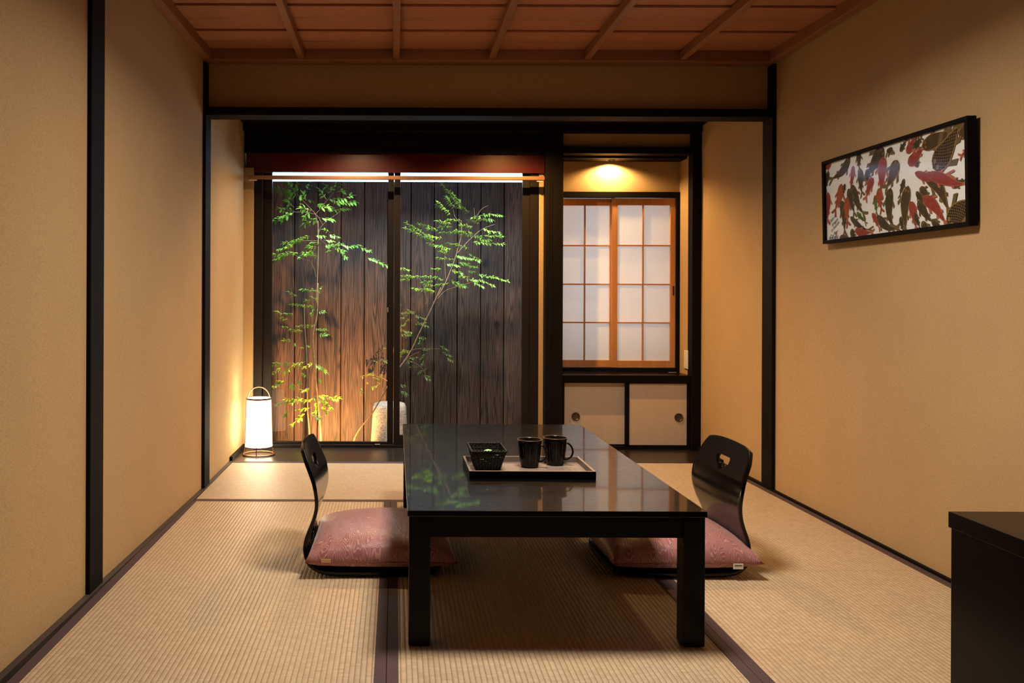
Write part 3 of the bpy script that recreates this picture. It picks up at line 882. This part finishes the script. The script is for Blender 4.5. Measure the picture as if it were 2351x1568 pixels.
def fish_mat(name, body, line, accent):
    t = NT(name); tc = t.n('ShaderNodeTexCoord'); sp = t.n('ShaderNodeSeparateXYZ'); t.l(tc.outputs['UV'], sp.inputs[0])
    u, v = sp.outputs[0], sp.outputs[1]
    def diag(sgn):
        k = t.math('ADD', t.math('MULTIPLY', u, 1.0), t.math('MULTIPLY', v, sgn*1.0))
        return t.math('ABSOLUTE', t.math('SUBTRACT', t.math('SUBTRACT', k, t.math('FLOOR', k)), .5))
    d = t.math('MAXIMUM', diag(1), diag(-1))
    ln = t.ramp(d, [(.42, (0, 0, 0)), (.46, (1, 1, 1))])
    n = t.noise(tc.outputs['Object'], 40, 2)
    b = t.mix(t.ramp(n, [(.45, (0, 0, 0)), (.7, (1, 1, 1))]), body, accent)
    t.set(t.mix(ln, b, line), .5, .3); return t.m
PM = [simple('print_white', (.86, .87, .9), .5, .3, 0, .02), fish_mat('carp_black', (.008, .007, .006), (.30, .17, .05), (.03, .022, .01)),
      fish_mat('carp_olive', (.022, .016, .008), (.15, .10, .035), (.06, .045, .018)), fish_mat('carp_red', (.22, .016, .016), (.42, .13, .07), (.28, .03, .022)),
      fish_mat('carp_orange', (.42, .085, .025), (.30, .06, .02), (.30, .05, .02)), fish_mat('carp_green', (.03, .07, .02), (.16, .2, .05), (.10, .18, .03))]
bm = bmesh.new(); uvl = bm.loops.layers.uv.new('UVMap')
box(bm, -.0205, -.018, -W_/2+F*.5, W_/2-F*.5, F*.5, H_-F*.5, 0)
YA, YB2, ZA, ZB = -W_/2+F, W_/2-F, F, H_-F
layer = [0]
def clip(poly):
    """poly of (y,z,u,v) against the print rectangle"""
    for ax, lim, sgn in ((0, YA, 1), (0, YB2, -1), (1, ZA, 1), (1, ZB, -1)):
        out = []
        for i in range(len(poly)):
            a, b = poly[i-1], poly[i]; da, db = (a[ax]-lim)*sgn, (b[ax]-lim)*sgn
            if (da >= 0) != (db >= 0):
                t = da/(da-db); out.append(tuple(p+(q-p)*t for p, q in zip(a, b)))
            if db >= 0: out.append(b)
        poly = out
        if len(poly) < 3: return None
    return poly
def face2d(poly, mi, lift=0):
    p = clip(poly)
    if not p: return
    x = -.0206-layer[0]*.00004-lift
    f = bm.faces.new([bm.verts.new((x, q[0], q[1])) for q in p]); f.material_index = mi
    for lp, q in zip(f.loops, p): lp[uvl].uv = (q[2], q[3])
def pic_pt(cx, cy):
    """print position from where a thing sits in the photograph's view of it"""
    u, v = 1860+cx/4.355, 240+cy/4.355
    X = 1.882; Y = X*FPX/(u-PU+(v-PV)*ROLL); z = CAM_H-((v-PV)-(u-PU)*ROLL)*Y/FPX
    return Y-(PY0+PY1)/2, z-PZ0
def koi(x0, y0, x1, y1, w, mi, bend=.0):
    layer[0] += 1
    a = Vector(pic_pt(x0, y0)); b = Vector(pic_pt(x1, y1)); d = b-a; L = d.length; n = Vector((-d.y, d.x)).normalized()
    # width from px: use the local scale at the fish middle
    m1 = Vector(pic_pt((x0+x1)/2, (y0+y1)/2)); pxn = Vector((-(y1-y0), x1-x0)).normalized()
    m2 = Vector(pic_pt((x0+x1)/2+pxn.x*10, (y0+y1)/2+pxn.y*10)); hw = (m2-m1).length/10*w/2*.86; sgn = 1 if int(x0+y1) % 2 else -1
    K = 16; cs = max(.006, hw/3.2)
    def C(t): return a+d*t+n*(bend*L*math.sin(PI*t)*1.3+sgn*.035*L*math.sin(2*PI*t)*t)
    def Wd(t):
        return hw*(math.sin(PI*.5*(t/.36)**.55) if t < .36 else 1-.82*((t-.36)/.64)**1.25)
    rows = []
    for i in range(K+1):
        t = i/K*.86; c = C(t); tt = (C(t+.01)-C(t-.01)).normalized(); nn = Vector((-tt.y, tt.x)); ww = max(Wd(t/.86), .0004)
        rows.append((c, nn, ww, t))
    fin = 2 if mi == 1 else mi
    def fl(poly, m=fin): face2d([(p.x, p.y, 0.05+.9*(i % 2)*0, .02) for i, p in enumerate(poly)], m)
    # fins under the body
    for tpos, side, ln_ in ((.26, 1, 1.35), (.26, -1, 1.35), (.60, 1, .7), (.60, -1, .7)):
        i = int(tpos/.86*K); c, nn, ww, t = rows[i]; tt = (C(t+.02)-C(t-.02)).normalized()
        p = c+nn*side*ww*.6; q = p+nn*side*hw*ln_*.75+tt*hw*ln_*.9; q2 = q+tt*hw*.35-nn*side*hw*.25
        fl([p-tt*hw*.18, q-tt*hw*.1, q2, p+tt*hw*.45])
    # tail
    c, nn, ww, t = rows[-1]; tt = (C(t+.02)-C(t-.02)).normalized()
    tl = L*.20
    fl([c-nn*ww, c+tt*tl*.6-nn*hw*.62, c+tt*tl*1.1-nn*hw*.98, c+tt*tl*1.25-nn*hw*.6, c+tt*tl*.9-nn*hw*.2, c+tt*tl*.5]); fl([c+nn*ww, c+tt*tl*.5, c+tt*tl*.9+nn*hw*.2, c+tt*tl*1.25+nn*hw*.6, c+tt*tl*1.1+nn*hw*.98, c+tt*tl*.6+nn*hw*.62])
    fl([c-nn*ww, c+tt*tl*.5, c+nn*ww])
    layer[0] += .3
    for r0, r1 in zip(rows, rows[1:]):
        q = []
        for (c, nn, ww, t), s in ((r0, -1), (r1, -1), (r1, 1), (r0, 1)):
            p = c+nn*s*ww; q.append((p.x, p.y, t*L/cs, s*ww/cs))
        face2d(q, mi)
    layer[0] += .3
    # gold outline
    if hw > .008:
        lw = hw*.05
        for s in (-1, 1):
            for r0, r1 in zip(rows, rows[1:]):
                q = []
                for (c, nn, ww, t), e in ((r0, 0), (r1, 0), (r1, 1), (r0, 1)):
                    p = c+nn*s*(ww-e*lw*2); q.append((p.x, p.y, 0, 0))
                face2d(q, mi)
        # gill plate and eye
        for t0, off, rr in ((.13, .27, .15), (.13, -.27, .15)):
            i = int(t0/.86*K); c, nn, ww, t = rows[i]; e = c+nn*off*ww*1.4
            for rad, m, dl in ((rr*hw*1.4, 4 if mi == 3 else 2, 0), (rr*hw*1.0, mi, 1), (rr*hw*.45, 4 if mi == 3 else 2, 2)):
                face2d([(e.x+rad*math.cos(g), e.y+rad*math.sin(g), .02, .01) for g in [2*PI*k/10 for k in range(10)]], m, dl*.00002)
KOI = [  # nose x,y  tail x,y  width kind bend, seen from the picture's front
 (740,440,560,760,130,2,.05),(480,470,490,650,55,2,0),(500,640,515,900,70,2,.04),(575,640,560,800,60,2,0),(430,610,400,860,52,3,0),
 (400,520,200,760,75,2,-.08),(180,660,150,860,45,2,0),(210,580,120,660,60,3,0),(310,790,235,1080,75,4,-.05),(345,790,320,910,32,2,0),
 (410,800,540,1100,80,2,.06),(375,840,430,1110,65,2,0),(300,960,335,1300,72,2,-.05),(362,925,370,1200,66,4,.05),(172,875,168,1180,60,3,0),
 (390,1120,600,1240,66,2,.08),(455,1075,545,1190,40,5,0),(435,1250,610,1280,95,3,.05),(280,1330,400,1330,70,1,0),(395,1250,440,1350,55,2,0),
 (630,735,545,945,68,3,.05),(640,905,650,1095,42,5,0),(735,520,690,900,100,3,0),(690,830,705,1065,65,4,.08),(875,555,740,840,115,1,-.04),
 (795,430,800,500,70,2,0),(800,830,840,1250,92,2,.13),(655,1110,870,1225,105,2,.10),(610,1085,685,1240,46,3,0),(935,740,888,925,42,2,0),
 (975,810,930,1290,108,1,.05),(990,970,1050,1250,84,3,-.03),(890,1120,918,1270,48,2,0),(1035,1080,1080,1240,46,2,0),(900,470,965,350,42,2,0),
 (965,485,1070,310,74,3,0),(1035,440,1120,330,70,2,0),(975,585,1140,420,105,3,.05),(1050,620,1090,570,34,2,0),(1120,420,1480,200,150,1,.03),
 (1225,640,1530,170,215,1,.02),(1510,350,1590,130,95,1,0),(1640,420,1500,520,90,3,0),(1410,820,1560,740,78,2,.0),(1545,815,1680,770,60,5,0),
 (1140,700,1390,1090,140,1,-.08),(1045,680,1400,700,110,3,.05),(1180,690,1590,770,150,3,.04),(1090,835,1200,930,85,1,0),(1055,870,1140,1000,55,2,0),(1070,960,1230,1170,90,2,.06),
 (1120,930,1360,1200,120,3,-.05),(1105,1170,1200,1330,78,1,0),(1205,1150,1330,1290,72,1,0),(1360,1210,1720,930,230,1,-.05)]
for k in KOI: koi(*k)
# red seal
p0 = pic_pt(250, 1288); layer[0] += 2
face2d([(p0[0]-.004, p0[1]-.009, 0, 0), (p0[0]+.004, p0[1]-.009, 0, 0), (p0[0]+.004, p0[1]+.009, 0, 0), (p0[0]-.004, p0[1]+.009, 0, 0)], 3)
pr = obj('print_sheet', bm, PM, pic, fix=False)
def ptext(body, cx, cy, size, rot):
    cu = bpy.data.curves.new('handwriting', 'FONT'); cu.body = body; cu.size = size; cu.extrude = .0001; cu.shear = .35
    o = bpy.data.objects.new('handwriting', cu); sc.collection.objects.link(o); cu.materials.append(M['ink']); o.parent = pic
    y, z = pic_pt(cx, cy)
    # text +x -> -Y (to the right as seen), text +y -> +Z, faces -X
    R = Matrix(((0, 0, -1), (-1, 0, 0), (0, 1, 0))).to_4x4()
    me = bpy.data.meshes.new_from_object(o); bpy.data.objects.remove(o)
    o = bpy.data.objects.new('handwriting', me); sc.collection.objects.link(o); o.parent = pic
    if not me.materials: me.materials.append(M['ink'])
    o.matrix_local = Matrix.Translation((-.0236, y, z)) @ R @ Matrix.Rotation(rot, 4, 'Z')
    return o
ptext('Carp is', 185, 1195, .020, .50); ptext('dragon', 212, 1222, .020, .50); ptext('in heaven', 205, 1275, .019, .50)
ptext('\u9234\u6728\u66f8\u5e84', 180, 1358, .018, .03)
bmc = bmesh.new()
sg = [(180,1340),(200,1300),(222,1310),(205,1330),(235,1290),(232,1270),(245,1300),(262,1258),(270,1262)]
tube(bmc, [(-.0232, *pic_pt(*p)) for p in sg], .0008, 5); obj('signature', bmc, M['ink'], pic)

# ------------------------------------------------------------------ garden
bm = bmesh.new(); box(bm, -3, 4, YW+.16, 8.5, -.55, -.45)
bmesh.ops.subdivide_edges(bm, edges=bm.edges, cuts=3)
struct('ground_garden', bm, M['soil'])
fn = empty('board_fence', (0, 6.35, -.45), 0, 'tall fence of vertical charred cedar boards behind the garden window', 'fence')
bm = bmesh.new(); rng = random.Random(8)
x = .477-.1795*14
while x < 3.4:
    dy = rng.uniform(0, .003); box(bm, x+.0035, x+.1760, dy, .018+dy, 0, 3.0); x += .1795
obj('boards', bm, M['fence'], fn, bevel=.002)
bm = bmesh.new(); box(bm, -2.1, 3.4, .025, .06, 0, 3.0); obj('backing_rail', bm, M['black_wood_x'], fn)
# foundation wall below the window, and side walls closing the court
bm = bmesh.new(); box(bm, -1.2, 2.2, YW+.10, YW+.16, -.5, -.0); struct('wall_foundation', bm, M['plaster'])
bm = bmesh.new(); box(bm, -1.2, -1.1, YW+.16, 6.5, -.5, 2.6); struct('wall_garden_left', bm, M['black_wood'])
# cool linear lamp under the eave
ea = empty('linear_lamp', (0, 5.475, 1.765), 0, 'long cool white strip lamp outside, along the top of the garden window', 'outdoor lamp')
bm = bmesh.new(); box(bm, -.90, .90, -.02, .03, .032, .05); obj('lamp_housing', bm, M['sash'], ea)
bm = bmesh.new(); box(bm, -.88, .88, -.012, .012, -.023, .026); obj('diffuser', bm, M['strip_emit'], ea, bevel=.004)
light('AREA', 'strip_down_light', (0, .03, -.040), 32, (.72, .92, 1.0), (.35, 0, 0), parent=ea, shape='RECTANGLE', size=1.7, size_y=.04, spread=math.radians(130))
# stone post
st = empty('stone_post', (-.040, 5.98, -.452), 0, 'rounded granite stone post standing in the garden', 'stone')
bm = bmesh.new()
def sq(a, z): return 1/((abs(math.cos(a))**3.2+abs(math.sin(a))**3.2)**(1/3.2))
lathe(bm, [(0, 0), (.148, 0), (.145, .1), (.135, .35), (.124, .55), (.120, .63), (.110, .652), (.08, .66), (0, .662)], 48, mod=sq)
bmesh.ops.subdivide_edges(bm, edges=bm.edges, cuts=1)
rng = random.Random(2)
for v in bm.verts: v.co += Vector((rng.uniform(-1, 1), rng.uniform(-1, 1), 0))*.0015
obj('stone_body', bm, M['stone'], st, smooth='all')
# garden spot
gs = empty('garden_spotlight', (-.45, 5.50, -.45), 0, 'small ground spotlight hidden below the garden window sill', 'spotlight')
bm = bmesh.new(); tube(bm, [(0, 0, .08), (-.0, .06, .14)], .03, 16); obj('lamp_head', bm, M['sash'], gs)
bm = bmesh.new(); tube(bm, [(0, 0, -.02), (0, 0, .09)], .006, 8); obj('ground_spike', bm, M['sash'], gs)
sp_ = light('SPOT', 'garden_beam', (.0, .075, .155), SPOT_W, (1.0, .47, .15), parent=gs, spot_size=1.65, spot_blend=1.0, shadow_soft_size=.012)
sp_.rotation_euler = Vector((-.05, .775, .60)).to_track_quat('-Z', 'Y').to_euler()

# plants
rng = random.Random(11)
def leaflet(bm, p, d, n, ln, wd):
    """a folded pointed leaf: base p, direction d, face normal n"""
    d = d.normalized(); s = d.cross(n)
    if s.length < 1e-4: s = d.orthogonal()
    s.normalize(); n = s.cross(d).normalized()
    c = [p, p+d*ln*.35+s*wd*.5+n*wd*.12, p+d*ln*.7+s*wd*.36+n*wd*.05-n*ln*.04, p+d*ln-n*ln*.14, p+d*ln*.7-s*wd*.36+n*wd*.05-n*ln*.04, p+d*ln*.35-s*wd*.5+n*wd*.12, p+d*ln*.4, p+d*ln*.72-n*ln*.05]
    v = [bm.verts.new(q) for q in c]
    for f in ((0, 1, 6), (1, 2, 7, 6), (2, 3, 7), (3, 4, 7), (4, 5, 6, 7), (5, 0, 6)): bm.faces.new([v[i] for i in f])
def spray(bml, bms, P0, P1, size, gap):
    d = P1-P0; L = d.length
    d2 = Vector((0, rng.uniform(-.5, .5)*L, 0)); k = max(2, int(L/gap))
    side = Vector((-.2, 1, .1))*1.0
    prev = P0
    for i in range(1, k+1):
        t = i/k; p = P0+d*t+d2*t*t*.6
        tube(bms, [prev, p], .0006, 3); prev = p
        dd = d.normalized() if L > 0 else Vector((1, 0, 0))
        for s in (-1, 1):
            out = (dd*.55+Vector((rng.uniform(-.3, .3), s*rng.uniform(.5, 1), rng.uniform(-.55, .15)-abs(dd.x)*.0))+Vector((-dd.z, 0, dd.x))*s*rng.uniform(.1, .75)).normalized()
            nn = Vector((rng.uniform(-.5, .5), rng.uniform(-.9, .3), 1)).normalized()
            q = size*rng.uniform(.75, 1.2)
            leaflet(bml, p, out, nn, q, q*.46)
    leaflet(bml, prev, (d.normalized()+Vector((0, 0, -.2))), Vector((0, -.3, 1)), size*1.1, size*.5)
def plant(name, label, cat, base, groups, stems, Yb, size, mat, gap=.013):
    r = empty(name, base, 0, label, cat)
    bl_, bs_ = bmesh.new(), bmesh.new()
    b0 = Vector(base)
    for (ou, ov, k, lst, sz) in groups:
        for (x0, y0, x1, y1) in lst:
            Y0 = Yb+rng.uniform(-.13, .13)*(.3 if Yb > 6 else 1)
            P0 = at(ou+x0/k, ov+y0/k, Y0)-b0; P1 = at(ou+x1/k, ov+y1/k, Y0+rng.uniform(-.03, .03))-b0
            spray(bl_, bs_, P0, P1, size*sz, gap*sz)
    bl_.faces.ensure_lookup_table()
    tm = bpy.data.meshes.new('t'); bs_.to_mesh(tm); nf = len(bl_.faces); bl_.from_mesh(tm); bpy.data.meshes.remove(tm); bs_.free()
    bl_.faces.ensure_lookup_table()
    for f in bl_.faces[nf:]: f.material_index = 1
    obj('foliage', bl_, [mat, M['stem']], r, fix=False)
    for (ou, ov, k, lst, r0, r1) in stems:
        bm = bmesh.new(); n = len(lst)
        P = [at(ou+x/k, ov+y/k, Yb)-b0 for x, y in lst]
        if r0 > .004: P = [Vector((P[0].x*1.0, P[0].y, 0))]+P
        tube(bm, catm3(P), lambda t: r0+(r1-r0)*t, 8); obj('stem', bm, M['stem'], r, smooth='all')
    return r
def catm3(P): return [Vector(q) for q in catmull([tuple(p) for p in P], 6)]
G1 = [(450,260,180,160),(430,240,300,110),(430,240,420,100),(390,330,290,230),(400,400,300,330),(400,450,250,420),(400,450,150,570),(330,430,260,540),(380,300,340,240),(400,220,350,130),(540,220,580,100),(540,320,510,250),(540,300,590,310),(470,410,470,320),(600,430,490,410),(600,430,530,500),(560,430,500,400),(780,300,710,200),(780,310,910,290),(860,230,790,150),(870,220,960,200),(890,180,990,110),(860,230,890,120),(650,390,700,375),(690,410,790,390),(860,350,1060,260),(870,350,1100,330),(760,430,1010,410),(700,520,530,580),(700,520,830,540)]
G2 = [(580,740,390,800),(520,790,280,830),(400,830,220,910),(350,940,150,1030),(340,950,150,970),(280,960,200,1020),(640,740,740,740),(800,720,920,750),(830,700,770,670),(640,800,560,850),(720,830,660,820),(680,880,590,870),(600,890,560,880),(640,910,470,990),(660,960,520,940),(680,980,560,960),(460,950,370,940),(740,870,950,830),(950,830,1050,870),(1050,860,1170,855),(1170,870,1290,915),(760,900,830,850),(860,880,990,910),(940,900,1010,990),(850,910,820,915),(1260,995,1360,1030),(1370,1030,1515,1100),(750,790,850,800)]
G3 = [(490,70,385,60),(540,70,490,65),(350,130,265,85),(540,115,560,60),(480,160,430,165),(540,170,490,135),(410,210,275,200),(500,215,400,215),(500,215,480,290),(530,270,585,270),(310,300,240,285),(210,300,145,270),(265,350,195,330),(530,400,350,405),(500,430,600,440),(400,460,290,440),(270,430,205,410),(290,545,215,540),(310,560,320,580),(470,600,450,600),(540,490,620,485),(390,600,385,610)]
G4 = [(300,760,90,770),(200,790,120,850),(310,760,230,850),(420,740,320,770),(500,750,420,790),(480,750,610,830),(520,760,580,800),(430,820,380,790),(430,880,410,870),(530,900,550,920),(200,950,120,970),(290,940,300,970),(240,920,170,930),(400,950,370,940),(470,980,430,1010),(480,1000,400,1020),
      (330,1090,160,1150),(430,1100,300,1130),(430,1100,230,1100),(540,1070,440,1110),(540,1070,650,1170),(520,1070,640,1080),(530,1090,520,1200),(560,1150,610,1210),(480,1180,360,1190),(640,1100,720,1090),(430,1220,370,1270),(450,1230,540,1270),(390,1260,305,1330),(260,1190,230,1240)]
c1, c2 = (600, 400, 5.227), (600, 650, 4.127)
plant('nandina', 'tall upright nandina with tiers of leaves behind the left window pane', 'plant', (-.66, 5.82, -.45),
      [(*c1, G1, 1.3), (*c1, G2, .9), (*c2, G3, .75), (*c2, G4, 1.05)],
      [(*c2, [(562,1500),(548,1260),(530,1050),(505,780),(490,500),(528,300),(535,0)], .0085, .005),
       (*c1, [(655,1568),(672,1300),(683,900),(680,560)], .004, .003),
       (*c2, [(455,1460),(437,1180),(430,700),(410,400),(408,200)], .006, .003),
       (*c1, [(680,740),(735,608),(970,430)], .0014, .001), (*c1, [(735,608),(690,520),(650,480)], .0014, .001),
       (*c1, [(655,560),(650,480),(540,360),(430,240)], .0016, .001), (*c1, [(650,480),(720,400),(790,310),(870,220)], .0014, .0008),
       (*c1, [(650,480),(520,455),(400,455)], .0013, .0008), (*c1, [(660,1240),(600,1060),(480,1010),(350,940)], .0012, .0008),
       (*c1, [(690,760),(800,850),(950,830)], .0011, .0006), (*c1, [(690,800),(500,800),(400,830),(220,910)], .0011, .0006)],
      5.82, .034, M['leaf'], .0155)
R1 = [(830,400,620,130),(830,330,700,200),(900,420,770,300),(930,440,840,390),(760,380,660,270),(710,460,570,320),(640,400,560,350),(500,590,350,560),(580,640,460,610),(830,520,690,510),(720,560,560,520),(730,590,600,590),(520,740,220,545),(540,760,200,610),(620,720,450,690),(560,800,460,780),(640,800,560,800),(810,800,690,775),(910,830,810,800),(730,840,600,820),(790,660,610,650),(980,670,850,670),(900,640,760,640),(960,590,830,570),(1040,560,920,520),(1080,510,960,490),(1060,480,1130,520),(1010,470,1140,450),(1120,440,1270,460),(1120,480,1180,510),(1060,620,1250,650),(1070,690,1290,690),(1020,740,1140,740),(950,765,1290,785),(960,700,1040,700),(680,900,600,870),(760,960,570,940),(690,870,610,860),(750,910,1020,970),(900,890,1020,950),(800,1000,990,1040),(790,990,900,1000),(650,1010,780,1030),(620,1060,520,1065),(710,1070,830,1110),(700,1190,860,1250),(640,1190,600,1180),(890,1090,960,1090),(930,1150,820,1150),(870,1180,1060,1190),(1040,1190,1180,1250),(1140,1140,1350,1200),(1010,1130,1180,1160),(960,1210,1070,1260),(720,1230,870,1260),(700,1220,560,1240),(270,1080,130,1050),(390,1150,130,1140),(270,1180,130,1185),(510,1150,410,1150),(580,1155,540,1155),(520,1210,400,1210),(540,1330,300,1280),(530,1260,440,1240),(500,1300,440,1290)]
cr1, cr2 = (890, 400, 4.9), (800, 660, 4.237)
plant('nandina', 'slanting nandina leaning to the upper right behind the right window pane', 'plant', (-.36, 5.80, -.45),
      [(*cr1, R1, .80)],
      [(*cr2, [(45,1515),(240,1210),(370,980),(490,790),(600,630),(700,420),(760,300),(900,0)], .006, .003),
       (*cr1, [(560,1380),(660,1200),(760,940),(790,830),(830,680),(830,520)], .0034, .0012),
       (*cr1, [(780,890),(860,800),(940,720),(1060,620),(1210,560)], .0018, .0008), (*cr1, [(830,560),(760,480),(740,400)], .001, .0006),
       (*cr1, [(980,470),(970,380)], .001, .0007), (*cr1, [(1000,470),(1060,390),(1130,352)], .0012, .0008), (*cr1, [(560,1400),(650,1310),(760,1270),(960,1210)], .0016, .0008),
       (*cr1, [(660,1200),(640,1000),(640,900)], .0012, .0007), (*cr1, [(940,720),(910,620)], .001, .0006), (*cr1, [(430,1460),(440,1400),(360,1180),(200,1140)], .0012, .0007)],
      5.80, .034, M['leaf'], .0155)
R2 = [(530,160,500,180),(500,250,620,240),(560,200,620,240),(590,270,510,300),(600,290,540,370),(640,270,740,300),(640,360,740,340),(690,340,760,370),(490,410,600,430),(500,460,590,460),(670,480,740,490),(680,500,700,540),(560,600,500,640),(700,610,770,600),(760,640,710,690),(740,700,720,740),(580,700,650,680),(540,740,600,720),(690,770,610,770),(770,780,690,830),(720,850,770,860),(730,870,780,890),(880,560,960,600),(900,620,990,660),(950,670,1000,710),(370,600,360,590),(300,690,360,720),(290,740,260,720),(260,830,140,860),(270,850,190,850),(340,830,280,900),(300,900,260,880),(310,940,240,970),(320,930,300,930),(130,960,125,1020),(200,940,180,930),(500,960,540,950),(500,1040,560,1040),(500,1000,550,1020),(500,700,520,650),(510,600,560,620)]
plant('leafy_shrub', 'low thin leafy shrub behind the stone post, either side of the window mullion', 'plant', (.03, 6.24, -.45),
      [(*cr2, R2, .85)],
      [(*cr2, [(420,1200),(430,900),(440,600),(520,350)], .005, .002), (*cr2, [(430,900),(560,700),(700,620)], .002, .001), (*cr2, [(430,950),(330,880),(200,850)], .002, .001), (*cr2, [(440,700),(650,600),(930,600)], .0015, .0008), (*cr2, [(560,700),(690,760),(760,860)], .0015, .0008)],
      6.24, .030, M['leaf2'], .016)
